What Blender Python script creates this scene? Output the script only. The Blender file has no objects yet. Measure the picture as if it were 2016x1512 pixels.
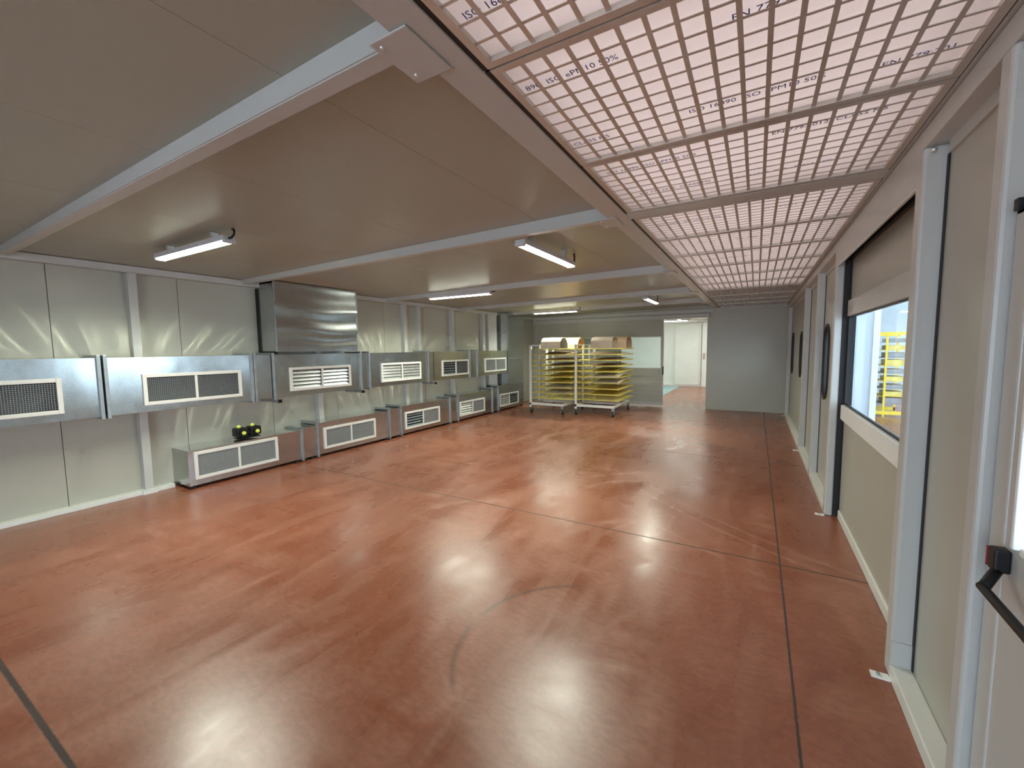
import bpy, bmesh, math, random
from mathutils import Vector, Matrix, noise
random.seed(7)
SC = bpy.context.scene
COL = SC.collection

# ------------------------------------------------------------------ camera
F_PX, PITCH, YAW, ROLL = 825.787, 0.0839140089, 0.526837731, -0.011924641
CAM_H = 1.7
def _rot(p, y, r):
    c, s = math.cos, math.sin
    B = Matrix(((1, 0, 0), (0, 0, -1), (0, 1, 0)))
    Ry = Matrix(((c(y), 0, s(y)), (0, 1, 0), (-s(y), 0, c(y))))
    Rp = Matrix(((1, 0, 0), (0, c(p), -s(p)), (0, s(p), c(p))))
    Rr = Matrix(((c(r), -s(r), 0), (s(r), c(r), 0), (0, 0, 1)))
    return Rr @ Rp @ Ry @ B
_R = _rot(PITCH, YAW, ROLL)
cam_d = bpy.data.cameras.new('camera')
cam = bpy.data.objects.new('camera', cam_d)
COL.objects.link(cam)
right, down, fwd = Vector(_R[0]), Vector(_R[1]), Vector(_R[2])
m = Matrix((right, -down, -fwd)).transposed().to_4x4()
m.translation = Vector((0, 0, CAM_H))
cam.matrix_world = m
cam_d.sensor_width = 36.0
cam_d.lens = 36.0 * F_PX / 2016.0
cam_d.clip_start = 0.02
cam_d.clip_end = 200
SC.camera = cam

# ------------------------------------------------------------------ world, exposure
w = bpy.data.worlds.new('sky')
SC.world = w
w.use_nodes = True
bg = w.node_tree.nodes['Background']
bg.inputs[0].default_value = (0.68, 0.84, 1.0, 1)
bg.inputs[1].default_value = 5.2
SC.view_settings.view_transform = 'Standard'
SC.view_settings.look = 'None'
SC.view_settings.gamma = 1
SC.view_settings.use_curve_mapping = False
SC.view_settings.exposure = 0.42
SC.cycles.use_denoising = True
SC.cycles.denoising_prefilter = 'FAST'
SC.cycles.max_bounces = 8
SC.cycles.use_guiding = True
SC.cycles.blur_glossy = 0.1
SC.cycles.diffuse_bounces = 5
SC.cycles.glossy_bounces = 4
SC.cycles.transparent_max_bounces = 12
SC.cycles.sample_clamp_indirect = 12.0
LAMP = 16.0           # glow of the batten diffusers themselves
LAMP_W = 38.0         # downward beam of each batten
LAMP_NEXT = 60.0

def area(name, loc, sx, sy, power, color):
    l = bpy.data.lights.new(name, 'AREA'); l.shape = 'RECTANGLE'; l.size = sx; l.size_y = sy; l.energy = power; l.color = color
    o = bpy.data.objects.new(name, l); o.location = loc; COL.objects.link(o)
    return o
PLENUM = area('plenum_fill_light', (-0.12, 4.35, 2.885), 1.4, 7.9, 33.0, (1.0, 0.86, 0.83))     # unseen fill light added above the filters to brighten the fleece

# ------------------------------------------------------------------ materials
def mat(name, color, rough=0.5, metal=0.0, spec=0.5, emit=None, estr=0.0):
    M = bpy.data.materials.new(name)
    M.use_nodes = True
    b = M.node_tree.nodes['Principled BSDF']
    b.inputs['Base Color'].default_value = (*color, 1)
    b.inputs['Roughness'].default_value = rough
    b.inputs['Metallic'].default_value = metal
    b.inputs['Specular IOR Level'].default_value = spec
    if emit:
        b.inputs['Emission Color'].default_value = (*emit, 1)
        b.inputs['Emission Strength'].default_value = estr
    return M
def nd(M, t, **kw):
    n = M.node_tree.nodes.new(t)
    for k, v in kw.items():
        setattr(n, k, v)
    return n
def lk(M, a, b):
    M.node_tree.links.new(a, b)
def geo_pos(M):
    return nd(M, 'ShaderNodeNewGeometry').outputs['Position']
def add_noise(M, scale=4.0, amt=0.06, rough_amt=0.08, bump=0.0, stretch=(1, 1, 1), detail=4):
    """mottle colour and gloss a little"""
    b = M.node_tree.nodes['Principled BSDF']
    mp = nd(M, 'ShaderNodeMapping')
    mp.inputs['Scale'].default_value = stretch
    lk(M, geo_pos(M), mp.inputs['Vector'])
    n = nd(M, 'ShaderNodeTexNoise')
    n.inputs['Scale'].default_value = scale
    n.inputs['Detail'].default_value = detail
    lk(M, mp.outputs[0], n.inputs['Vector'])
    col = b.inputs['Base Color'].default_value[:3]
    rp = nd(M, 'ShaderNodeValToRGB')
    rp.color_ramp.elements[0].position = 0.3
    rp.color_ramp.elements[1].position = 0.7
    rp.color_ramp.elements[0].color = (*[c * (1 - amt) for c in col], 1)
    rp.color_ramp.elements[1].color = (*[min(1, c * (1 + amt)) for c in col], 1)
    lk(M, n.outputs['Fac'], rp.inputs['Fac'])
    lk(M, rp.outputs['Color'], b.inputs['Base Color'])
    r0 = b.inputs['Roughness'].default_value
    mr = nd(M, 'ShaderNodeMapRange')
    mr.inputs['To Min'].default_value = max(0.02, r0 - rough_amt)
    mr.inputs['To Max'].default_value = r0 + rough_amt
    lk(M, n.outputs['Fac'], mr.inputs['Value'])
    lk(M, mr.outputs[0], b.inputs['Roughness'])
    if bump:
        bp = nd(M, 'ShaderNodeBump')
        bp.inputs['Strength'].default_value = bump
        bp.inputs['Distance'].default_value = 0.02
        lk(M, n.outputs['Fac'], bp.inputs['Height'])
        lk(M, bp.outputs[0], b.inputs['Normal'])
    return M

PANEL = add_noise(mat('cream_panel', (0.42, 0.41, 0.345), 0.33), 0.7, 0.015, 0.02, detail=1)
CEIL = add_noise(mat('cream_ceiling_panel', (0.37, 0.375, 0.31), 0.34), 0.6, 0.012, 0.02, detail=1)
STEEL = add_noise(mat('white_painted_steel', (0.50, 0.50, 0.47), 0.34), 1.5, 0.015, 0.02, detail=1)
BASEP = add_noise(mat('pale_base_channel', (0.70, 0.71, 0.66), 0.3), 3, 0.03, 0.05)
WHITE = add_noise(mat('white_paint', (0.82, 0.83, 0.80), 0.4), 3, 0.02, 0.05)
NEXTW = add_noise(mat('bright_white_panel', (0.80, 0.82, 0.76), 0.5), 2, 0.03, 0.05)
GALV = add_noise(mat('galvanised_sheet', (0.50, 0.52, 0.52), 0.21, 0.95), 9, 0.05, 0.03)
GALVD = add_noise(mat('dull_galvanised_flange', (0.42, 0.46, 0.48), 0.42, 0.85), 12, 0.1, 0.06)
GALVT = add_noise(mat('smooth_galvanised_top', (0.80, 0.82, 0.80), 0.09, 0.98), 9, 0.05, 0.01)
DARKIN = mat('dark_duct_interior', (0.10, 0.105, 0.105), 0.6)
WIRE = add_noise(mat('grey_wire', (0.30, 0.31, 0.31), 0.45, 0.6), 20, 0.08, 0.05)
FINE = add_noise(mat('fine_grey_mesh', (0.33, 0.35, 0.35), 0.5, 0.3), 30, 0.08, 0.05)
ALU = add_noise(mat('bright_aluminium_blade', (0.74, 0.76, 0.74), 0.42, 0.8), 10, 0.05, 0.05)
GRILLE = add_noise(mat('pale_grille_frame', (0.72, 0.70, 0.66), 0.4), 6, 0.03, 0.05)
BLACK = add_noise(mat('black_plastic', (0.009, 0.009, 0.010), 0.42, 0, 0.3), 20, 0.2, 0.06)
RUBBER = add_noise(mat('black_rubber', (0.008, 0.008, 0.008), 0.6), 20, 0.2, 0.06)
REDP = add_noise(mat('dark_red_plastic', (0.25, 0.03, 0.03), 0.4), 20, 0.1, 0.05)
YLAMP = add_noise(mat('yellow_knob', (0.72, 0.78, 0.12), 0.35), 20, 0.08, 0.05)
YROD = add_noise(mat('yellow_painted_rod', (0.86, 0.72, 0.14), 0.42), 12, 0.15, 0.05)
YRACK = add_noise(mat('bright_yellow_rack', (0.85, 0.62, 0.03), 0.4), 12, 0.08, 0.05)
CARTW = add_noise(mat('white_cart_steel', (0.74, 0.73, 0.68), 0.42), 8, 0.05, 0.05)
CREAM = add_noise(mat('cream_wood_sheet', (0.86, 0.74, 0.54), 0.55), 5, 0.08, 0.05, 0, (1, 8, 1))
CREAM2 = add_noise(mat('whitish_sheet', (0.80, 0.76, 0.66), 0.5), 5, 0.08, 0.05, 0, (1, 8, 1))
TAN = add_noise(mat('tan_wood_sheet', (0.52, 0.36, 0.24), 0.55), 5, 0.12, 0.05, 0, (1, 9, 1))
BROWN = add_noise(mat('grey_brown_wood_sheet', (0.46, 0.35, 0.25), 0.55), 5, 0.14, 0.05, 0, (1, 9, 1))
OLIVE = add_noise(mat('olive_yellow_sheet', (0.72, 0.60, 0.16), 0.5), 5, 0.12, 0.05, 0, (1, 8, 1))
MEDIA = add_noise(mat('filter_fleece', (0.86, 0.83, 0.84), 0.85, 0, 0.2), 6, 0.04, 0.03, 0.5)
def make_translucent(M, fac):
    b = M.node_tree.nodes['Principled BSDF']; out = M.node_tree.nodes['Material Output']
    t = nd(M, 'ShaderNodeBsdfTranslucent'); t.inputs[0].default_value = (0.92, 0.88, 0.88, 1)
    mx = nd(M, 'ShaderNodeMixShader'); mx.inputs[0].default_value = fac
    lk(M, b.outputs[0], mx.inputs[1]); lk(M, t.outputs[0], mx.inputs[2]); lk(M, mx.outputs[0], out.inputs[0])
make_translucent(MEDIA, 0.45)
GRIDM = add_noise(mat('filter_grid_steel', (0.56, 0.52, 0.47), 0.33, 0.35), 8, 0.06, 0.05)
INK = mat('blue_ink', (0.05, 0.06, 0.24), 0.6)
MATB = add_noise(mat('blue_green_mat', (0.30, 0.46, 0.48), 0.6), 3, 0.1, 0.05)
PALEB = add_noise(mat('pale_blue_cabinet', (0.62, 0.70, 0.80), 0.4), 2, 0.02, 0.05)
HALLG = add_noise(mat('hall_grey', (0.42, 0.46, 0.48), 0.5), 1, 0.15, 0.05)
SHELFM = add_noise(mat('grey_tray', (0.30, 0.31, 0.34), 0.5), 6, 0.1, 0.05)
DIFF = mat('lamp_diffuser', (0.9, 0.9, 0.9), 0.4, emit=(0.94, 1.0, 0.84), estr=LAMP)
DIFF2 = mat('lamp_diffuser_next_room', (0.9, 0.9, 0.9), 0.4, emit=(0.96, 1.0, 0.90), estr=LAMP_NEXT)
HOUSE = add_noise(mat('lamp_housing', (0.55, 0.56, 0.57), 0.4), 10, 0.05, 0.05)

def glass_mat(name, tint):
    M = bpy.data.materials.new(name)
    M.use_nodes = True
    M.node_tree.nodes.remove(M.node_tree.nodes['Principled BSDF'])
    out = M.node_tree.nodes['Material Output']
    tr = nd(M, 'ShaderNodeBsdfTransparent'); tr.inputs[0].default_value = (*tint, 1)
    gl = nd(M, 'ShaderNodeBsdfGlossy'); gl.inputs['Roughness'].default_value = 0.02
    fr = nd(M, 'ShaderNodeFresnel'); fr.inputs[0].default_value = 1.3
    mx = nd(M, 'ShaderNodeMixShader')
    ge = nd(M, 'ShaderNodeNewGeometry'); inv = nd(M, 'ShaderNodeMath', operation='SUBTRACT'); inv.inputs[0].default_value = 1.0
    lk(M, ge.outputs['Backfacing'], inv.inputs[1])
    mu = nd(M, 'ShaderNodeMath', operation='MULTIPLY'); lk(M, fr.outputs[0], mu.inputs[0]); lk(M, inv.outputs[0], mu.inputs[1])
    lk(M, mu.outputs[0], mx.inputs[0]); lk(M, tr.outputs[0], mx.inputs[1]); lk(M, gl.outputs[0], mx.inputs[2])
    lk(M, mx.outputs[0], out.inputs[0])
    return M
GLASS = glass_mat('window_glass', (0.93, 0.97, 0.97))

# floor: red resin, cut joints, matt scuffs and wheel marks
def floor_material():
    M = mat('red_resin_floor', (0.3, 0.06, 0.03), 0.3)
    b = M.node_tree.nodes['Principled BSDF']
    pos = geo_pos(M)
    def noise_n(scale, detail=5, stretch=(1, 1, 1), dist=0.0, rz=0.0):
        mp = nd(M, 'ShaderNodeMapping'); mp.inputs['Scale'].default_value = stretch
        mp.inputs['Rotation'].default_value = (0, 0, rz)
        lk(M, pos, mp.inputs['Vector'])
        n = nd(M, 'ShaderNodeTexNoise')
        n.inputs['Scale'].default_value = scale; n.inputs['Detail'].default_value = detail
        n.inputs['Distortion'].default_value = dist
        lk(M, mp.outputs[0], n.inputs['Vector'])
        return n.outputs['Fac']
    def ramp(fac, stops):
        r = nd(M, 'ShaderNodeValToRGB')
        e = r.color_ramp.elements
        while len(e) < len(stops): e.new(0.5)
        for i, (p, c) in enumerate(stops):
            e[i].position = p; e[i].color = c if len(c) == 4 else (*c, 1)
        lk(M, fac, r.inputs['Fac'])
        return r.outputs['Color']
    def math_n(op, a, b_=None, clamp=False):
        n = nd(M, 'ShaderNodeMath', operation=op, use_clamp=clamp)
        for i, v in enumerate((a, b_)):
            if v is None: continue
            if isinstance(v, (int, float)): n.inputs[i].default_value = v
            else: lk(M, v, n.inputs[i])
        return n.outputs[0]
    def mix(fac, a, c):
        n = nd(M, 'ShaderNodeMix', data_type='RGBA')
        if isinstance(fac, (int, float)): n.inputs[0].default_value = fac
        else: lk(M, fac, n.inputs[0])
        for s, v in ((n.inputs[6], a), (n.inputs[7], c)):
            if isinstance(v, tuple): s.default_value = (*v, 1)
            else: lk(M, v, s)
        return n.outputs[2]
    big = noise_n(0.55, 3, (1, 1, 1), 0.6)
    mid = noise_n(1.5, 4, (1, 0.6, 1), 1.2, 0.5)
    col = ramp(big, [(0.15, (0.19, 0.046, 0.019)), (0.5, (0.26, 0.070, 0.032)), (0.85, (0.35, 0.106, 0.058))])
    col2 = ramp(mid, [(0.1, (0.15, 0.036, 0.014)), (0.5, (0.26, 0.073, 0.033)), (0.9, (0.42, 0.140, 0.080))])
    col = mix(0.55, col, col2)
    sep = nd(M, 'ShaderNodeSeparateXYZ'); lk(M, pos, sep.inputs[0])
    X, Y = sep.outputs[0], sep.outputs[1]
    # dust patches and streaks
    st1 = noise_n(1.2, 4, (0.5, 2.6, 1), 1.0, 0.95)
    st2 = noise_n(1.5, 4, (2.4, 0.55, 1), 1.0, 0.25)
    dust = math_n('MULTIPLY', ramp(st1, [(0.42, (0, 0, 0)), (0.78, (1, 1, 1))]), ramp(mid, [(0.35, (0, 0, 0)), (0.7, (1, 1, 1))]))
    dust2 = math_n('MULTIPLY', ramp(st2, [(0.44, (0, 0, 0)), (0.80, (1, 1, 1))]), 0.7)
    dustm = math_n('MAXIMUM', dust, dust2)
    swirl = noise_n(1.1, 5, (1.0, 0.35, 1), 2.4, -0.5)
    swm = ramp(swirl, [(0.36, (0, 0, 0)), (0.66, (1, 1, 1))])
    col = mix(math_n('MULTIPLY', dustm, 0.42), col, (0.56, 0.33, 0.23))
    col = mix(math_n('MULTIPLY', swm, 0.22), col, (0.16, 0.045, 0.016))
    # pale sweep by the left wall
    # wheel and wipe arcs: (cx, cy, r, width, strength, light?)
    def arc(cx, cy, r, wdt, ang0, ang1, strength):
        dx, dy = math_n('SUBTRACT', X, cx), math_n('SUBTRACT', Y, cy)
        d = math_n('SQRT', math_n('ADD', math_n('MULTIPLY', dx, dx), math_n('MULTIPLY', dy, dy)))
        k = math_n('SUBTRACT', 1.0, math_n('DIVIDE', math_n('ABSOLUTE', math_n('SUBTRACT', d, r)), wdt), True)
        a = math_n('ARCTAN2', dy, dx)
        mid_, half = (ang0 + ang1) / 2, (ang1 - ang0) / 2
        ka = math_n('SUBTRACT', 1.0, math_n('DIVIDE', math_n('ABSOLUTE', math_n('SUBTRACT', a, mid_)), half), True)
        ka = math_n('MULTIPLY', ka, 3.0, True)
        return math_n('MULTIPLY', math_n('MULTIPLY', k, ka), strength)
    light = None
    for a in [(-0.55, 3.2, 0.95, 0.10, 1.9, 3.1, .35), (-0.35, 3.5, 0.8, 0.05, 2.0, 3.1, .35), (-0.2, 3.6, 0.9, 0.06, 2.1, 3.1, .3),
              (-1.0, 4.6, 0.75, 0.07, 1.8, 3.1, .35), (-0.9, 4.7, 1.05, 0.08, 1.8, 3.1, .3), (-1.5, 6.6, 0.7, 0.06, 1.7, 3.1, .3),
              (-0.9, 2.3, 0.85, 0.12, -3.1, -1.6, .3), (-0.5, 1.6, 0.5, 0.06, 1.4, 2.9, .35), (-2.2, 3.1, 0.8, 0.10, 1.6, 3.0, .3),
              (3.2, 9.0, 5.9, 0.035, -2.45, -1.9, .30), (3.35, 9.1, 5.9, 0.03, -2.5, -1.9, .30), (2.9, 8.8, 6.0, 0.03, -2.4, -1.95, .22)]:
        v = arc(*a)
        light = v if light is None else math_n('MAXIMUM', light, v)
    light = math_n('MULTIPLY', light, ramp(noise_n(5, 5), [(0.3, (0.2, .2, .2)), (0.62, (1, 1, 1))]))
    col = mix(light, col, (0.55, 0.33, 0.25))
    dark = math_n('MAXIMUM', arc(-0.75, 2.05, 0.72, 0.028, 1.9, 3.13, .75), arc(-0.75, 2.05, 0.72, 0.028, -3.13, -2.3, .6))
    col = mix(dark, col, (0.07, 0.03, 0.02))
    # stains
    spots = noise_n(1.7, 2, (1, 1, 1), 0.0)
    sp = ramp(spots, [(0.70, (0, 0, 0)), (0.78, (1, 1, 1))])
    col = mix(math_n('MULTIPLY', sp, 0.35), col, (0.10, 0.03, 0.015))
    # fine grain of the resin
    grain = noise_n(38, 6, (1, 1, 1), 0.0)
    col = mix(math_n('MULTIPLY', ramp(grain, [(0.30, (0, 0, 0)), (0.75, (1, 1, 1))]), 0.30), col, (0.40, 0.16, 0.09))
    col = mix(math_n('MULTIPLY', ramp(noise_n(16, 5, (1, 2.2, 1), 0.6, 0.4), [(0.35, (1, 1, 1)), (0.6, (0, 0, 0))]), 0.25), col, (0.12, 0.030, 0.012))
    # sawn joints
    wob = math_n('MULTIPLY', math_n('SUBTRACT', noise_n(30, 4), 0.5), 0.008)
    def joint(coord, at, hw):
        d = math_n('ABSOLUTE', math_n('SUBTRACT', math_n('ADD', coord, wob), at))
        return math_n('SUBTRACT', 1.0, math_n('SMOOTH_MIN' if False else 'DIVIDE', d, hw), True)
    j = joint(X, 0.212, 0.008)
    for at, hw in ((0.455, 0.016), (3.745, 0.009), (7.05, 0.010), (10.35, 0.012), (13.65, 0.012), (16.9, 0.012)):
        j = math_n('MAXIMUM', j, joint(Y, at, hw))
    j = math_n('MAXIMUM', j, joint(X, -6.9, 0.01))
    jm = math_n('MULTIPLY', j, 2.2, True)
    col = mix(jm, col, (0.045, 0.022, 0.015))
    lk(M, col, b.inputs['Base Color'])
    # gloss: wiped areas glossy, dusty ones matt
    rbase = ramp(mid, [(0.2, (0.23,) * 3), (0.8, (0.38,) * 3)])
    rr = math_n('ADD', rbase, math_n('MULTIPLY', dustm, 0.16))
    rr = math_n('SUBTRACT', rr, math_n('MULTIPLY', swm, 0.07))
    rr = math_n('ADD', rr, math_n('MULTIPLY', light, 0.12))
    rr = math_n('ADD', rr, math_n('MULTIPLY', jm, 0.4))
    lk(M, rr, b.inputs['Roughness'])
    b.inputs['Specular IOR Level'].default_value = 0.7
    b.inputs['Coat Weight'].default_value = 0.12
    b.inputs['Coat Roughness'].default_value = 0.27
    b.inputs['Coat IOR'].default_value = 1.6
    bp = nd(M, 'ShaderNodeBump'); bp.inputs['Strength'].default_value = 0.06; bp.inputs['Distance'].default_value = 0.01
    hh = math_n('SUBTRACT', math_n('MULTIPLY', noise_n(3.0, 4, (1, 1, 1), 1.0), 0.5), math_n('MULTIPLY', jm, 0.5))
    lk(M, hh, bp.inputs['Height'])
    lk(M, bp.outputs[0], b.inputs['Normal'])
    return M
FLOOR = floor_material()

# ------------------------------------------------------------------ mesh helpers
def bm_box(bm, x0, x1, y0, y1, z0, z1, bev=0.0):
    r = bmesh.ops.create_cube(bm, size=1.0)
    vs = r['verts']
    for v in vs:
        v.co = Vector(((x0 + x1) / 2 + v.co.x * (x1 - x0), (y0 + y1) / 2 + v.co.y * (y1 - y0), (z0 + z1) / 2 + v.co.z * (z1 - z0)))
    if bev:
        es = list({e for v in vs for e in v.link_edges})
        bmesh.ops.bevel(bm, geom=es, offset=bev, segments=2, affect='EDGES', profile=0.5)
def bm_cyl(bm, p0, p1, r, seg=12, r2=None):
    p0, p1 = Vector(p0), Vector(p1)
    d = p1 - p0
    q = d.to_track_quat('Z', 'Y')
    mt = Matrix.Translation((p0 + p1) / 2) @ q.to_matrix().to_4x4()
    bmesh.ops.create_cone(bm, cap_ends=True, segments=seg, radius1=r, radius2=r if r2 is None else r2, depth=d.length, matrix=mt)
def bm_tube(bm, pts, r, seg=8):
    pts = [Vector(p) for p in pts]
    rings = []
    for i, p in enumerate(pts):
        t = (pts[min(i + 1, len(pts) - 1)] - pts[max(i - 1, 0)]).normalized()
        a = t.orthogonal().normalized() if i == 0 else (prev - t * prev.dot(t)).normalized()
        prev = a
        b_ = t.cross(a)
        rings.append([bm.verts.new(p + a * r * math.cos(k * 2 * math.pi / seg) + b_ * r * math.sin(k * 2 * math.pi / seg)) for k in range(seg)])
    for A, B in zip(rings, rings[1:]):
        for k in range(seg):
            bm.faces.new((A[k], A[(k + 1) % seg], B[(k + 1) % seg], B[k]))
    bm.faces.new(rings[0][::-1]); bm.faces.new(rings[-1])
def obj(name, bm, material, parent=None, smooth=False, loc=None):
    bmesh.ops.recalc_face_normals(bm, faces=bm.faces[:])
    me = bpy.data.meshes.new(name)
    bm.to_mesh(me); bm.free()
    if smooth:
        for p in me.polygons: p.use_smooth = True
    me.materials.append(material)
    o = bpy.data.objects.new(name, me)
    COL.objects.link(o)
    if parent is not None:
        o.parent = parent
        if loc is None:
            o.location = -Vector(parent['_base']) if '_base' in parent else (0, 0, 0)
    if loc is not None:
        o.location = loc
    return o
def boxes(name, lst, material, parent=None, bev=0.0, **kw):
    bm = bmesh.new()
    for b in lst: bm_box(bm, *b, bev=bev)
    return obj(name, bm, material, parent, **kw)
def thing(name, label, cat, base=(0, 0, 0), group=None):
    """an Empty at the thing's base; its parts are given in world coordinates"""
    o = bpy.data.objects.new(name, None)
    COL.objects.link(o)
    o.location = base
    o['_base'] = tuple(base)
    o['label'] = label; o['category'] = cat
    if group: o['group'] = group
    o.empty_display_size = 0.1
    return o
def subpart(name, bm, material, parent, **kw):
    """child of a part: parts sit at minus base, sub-parts share that frame"""
    o = obj(name, bm, material, None, **kw)
    o.parent = parent
    return o
def tag(o, label, cat, group=None):
    o['label'] = label; o['category'] = cat
    if group: o['group'] = group
    return o
def struct(o):
    o['kind'] = 'structure'
    return o
def panel_with_holes(name, plane, at, thick, outer, holes, material, parent=None):
    """flat panel of the given thickness; outline and holes as 2-D point lists. plane 'x' -> (y,z), 'y' -> (x,z)"""
    cu = bpy.data.curves.new('outline', 'CURVE')
    cu.dimensions = '2D'; cu.fill_mode = 'BOTH'; cu.extrude = thick / 2
    for pts in [outer] + holes:
        s = cu.splines.new('POLY'); s.points.add(len(pts) - 1); s.use_cyclic_u = True
        for p, q in zip(s.points, pts): p.co = (q[0], q[1], 0, 1)
    tmp = bpy.data.objects.new('outline', cu); COL.objects.link(tmp)
    dg = bpy.context.evaluated_depsgraph_get()
    me = bpy.data.meshes.new_from_object(tmp.evaluated_get(dg))
    bpy.data.objects.remove(tmp); bpy.data.curves.remove(cu)
    bm = bmesh.new(); bm.from_mesh(me); bpy.data.meshes.remove(me)
    for v in bm.verts:
        a, b_, c = v.co
        v.co = (at + c, a, b_) if plane == 'x' else (a, at + c, b_)
    bmesh.ops.remove_doubles(bm, verts=bm.verts[:], dist=1e-5)
    return obj(name, bm, material, parent)
def rect(a0, a1, b0, b1): return [(a0, b0), (a1, b0), (a1, b1), (a0, b1)]
def capsule(a0, a1, b0, b1, n=10):
    r = (a1 - a0) / 2; c = (a0 + a1) / 2
    return [(c + r * math.cos(t), b1 - r + r * math.sin(t)) for t in [math.pi * k / n for k in range(n + 1)]] + \
           [(c + r * math.cos(t), b0 + r + r * math.sin(t)) for t in [math.pi + math.pi * k / n for k in range(n + 1)]]

# ------------------------------------------------------------------ key sizes
XL_POST, XL_WALL = -6.32, -6.42        # left posts' front, left wall panels
XR, XRW = 0.64, 0.725                  # right posts' front, right wall panels
Y_FAR, Y_BACK = 12.45, -3.2
ZP = 2.70                              # underside of the filter plenum
def zc(x):                             # ceiling falls slightly to the left wall
    return 2.80 - 0.085 * max(0.0, (-1.0 - x)) / 5.42
def zb(x):                             # underside of the cross beams
    return 2.70 - 0.045 * max(0.0, (-1.0 - x)) / 5.42

# ------------------------------------------------------------------ structure
struct(boxes('floor', [(-9.5, 8.0, -7.0, 20.5, -0.12, 0.0)], FLOOR))
# ceiling panels running along the room, with fine seams
bm = bmesh.new()
edges = [-1.0 - 0.0, -1.66, -2.81, -3.96, -5.11, -6.0, -6.5]
for a, b_ in zip(edges, edges[1:]):
    for y0, y1 in ((Y_BACK, Y_FAR + 0.05),):
        g = 0.0012
        vs = []
        for x in (a - g, b_ + (g if b_ > -6.4 else 0)):
            for y in (y0, y1):
                for dz in (0.0, 0.07):
                    vs.append(bm.verts.new((x, y, zc(x) + dz)))
        i = lambda a_, b2, c: vs[a_ * 4 + b2 * 2 + c]
        for f in ([(0,0,0),(1,0,0),(1,1,0),(0,1,0)], [(0,0,1),(1,0,1),(1,1,1),(0,1,1)], [(0,0,0),(0,1,0),(0,1,1),(0,0,1)],
                  [(1,0,0),(1,1,0),(1,1,1),(1,0,1)], [(0,0,0),(1,0,0),(1,0,1),(0,0,1)], [(0,1,0),(1,1,0),(1,1,1),(0,1,1)]):
            bm.faces.new([i(*q) for q in f])
struct(obj('ceiling', bm, CEIL))
struct(boxes('trim_1', [(-6.6, 0.95, Y_BACK, Y_FAR + 0.1, 2.90, 2.96)], DARKIN))      # unseen dark cover added over panels and filters to block light

# left wall: panels with open seams on a dark back
bm = bmesh.new()
seams = [Y_BACK, -2.05, -0.9, 0.25, 1.41, 2.56, 3.70, 4.85, 6.0, 7.15, 8.3, 9.4, 10.6, 11.7, Y_FAR]
for a, b_ in zip(seams, seams[1:]):
    bm_box(bm, XL_WALL - 0.05, XL_WALL, a + 0.003, b_ - 0.003, 0.0, 2.76)
struct(obj('wall_left', bm, PANEL))
struct(boxes('trim_2', [(XL_WALL - 0.09, XL_WALL - 0.06, Y_BACK, Y_FAR, 0.0, 2.80)], DARKIN))
struct(boxes('baseboard_left', [(XL_WALL, XL_POST, Y_BACK, 2.34, 0.0, 0.05)], BASEP, bev=0.004))
struct(boxes('trim_3', [(XL_WALL, XL_POST, Y_BACK, Y_FAR - 0.06, 2.634, 2.712)], STEEL, bev=0.004))
# far wall with the wide opening
OPX0, OPX1, OPZ = -3.49, -1.155, 2.47
struct(panel_with_holes('wall_far', 'y', Y_FAR + 0.04, 0.08, [(-6.6, 0), (OPX0, 0), (OPX0, OPZ), (OPX1, OPZ), (OPX1, 0), (0.80, 0), (0.80, 2.88), (-6.6, 2.88)], [], PANEL))
struct(boxes('trim_4', [(-7.0 + 0.62, -1.10, Y_FAR - 0.075, Y_FAR, 2.475, 2.585)], STEEL, bev=0.004))   # sliding door rail
struct(boxes('trim_5', [(-6.40, -1.02, Y_FAR - 0.05, Y_FAR, 2.60, 2.70), (-1.02, XR, Y_FAR - 0.05, Y_FAR, 2.655, 2.70)], STEEL, bev=0.004))
struct(boxes('trim_6', [(-6.32, -6.28, Y_FAR - 0.012, Y_FAR, 0.0, 2.475), (-4.80, -4.775, Y_FAR - 0.012, Y_FAR, 0.0, 2.475)], STEEL))
# back wall behind the camera with an open gateway to daylight
struct(panel_with_holes('wall_back', 'y', Y_BACK - 0.04, 0.08, [(-6.6, 0), (-3.3, 0), (-3.3, 2.45), (0.1, 2.45), (0.1, 0), (0.95, 0), (0.95, 2.9), (-6.6, 2.9)], [], PANEL))
# right wall
DY0, DY1, DZ = 2.86, 5.10, 2.50         # fast door opening
EY0, EY1, EZ = 0.70, 1.90, 2.12         # exit door opening
OV = [(5.98, 6.42, 1.05, 1.95), (9.27, 9.70, 1.10, 1.96), (11.28, 11.72, 1.06, 1.99)]
struct(panel_with_holes('wall_right', 'x', XRW + 0.03, 0.06,
       [(Y_BACK, 0), (EY0, 0), (EY0, EZ), (EY1, EZ), (EY1, 0), (DY0, 0), (DY0, DZ + 0.1), (DY1 + 0.04, DZ + 0.1), (DY1 + 0.04, 0), (Y_FAR, 0), (Y_FAR, 2.88), (Y_BACK, 2.88)],
       [capsule(*o) for o in OV], PANEL))
struct(boxes('baseboard_right', [(XR, XRW, 2.00, 2.70, 0, 0.075), (XR, XRW, 5.16, Y_FAR, 0, 0.075), (XR, XRW, Y_BACK, EY0, 0, 0.075)], BASEP, bev=0.006))
struct(boxes('trim_7', [(XR + 0.004, XRW, Y_BACK, DY0 - 0.12, 2.60, ZP - 0.01), (XR + 0.004, XR + 0.016, DY0 - 0.12, DY1 + 0.1, 2.452, ZP - 0.01), (XR + 0.004, XRW, DY1 + 0.1, Y_FAR - 0.05, 2.60, ZP - 0.01)], STEEL, bev=0.004))
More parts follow.
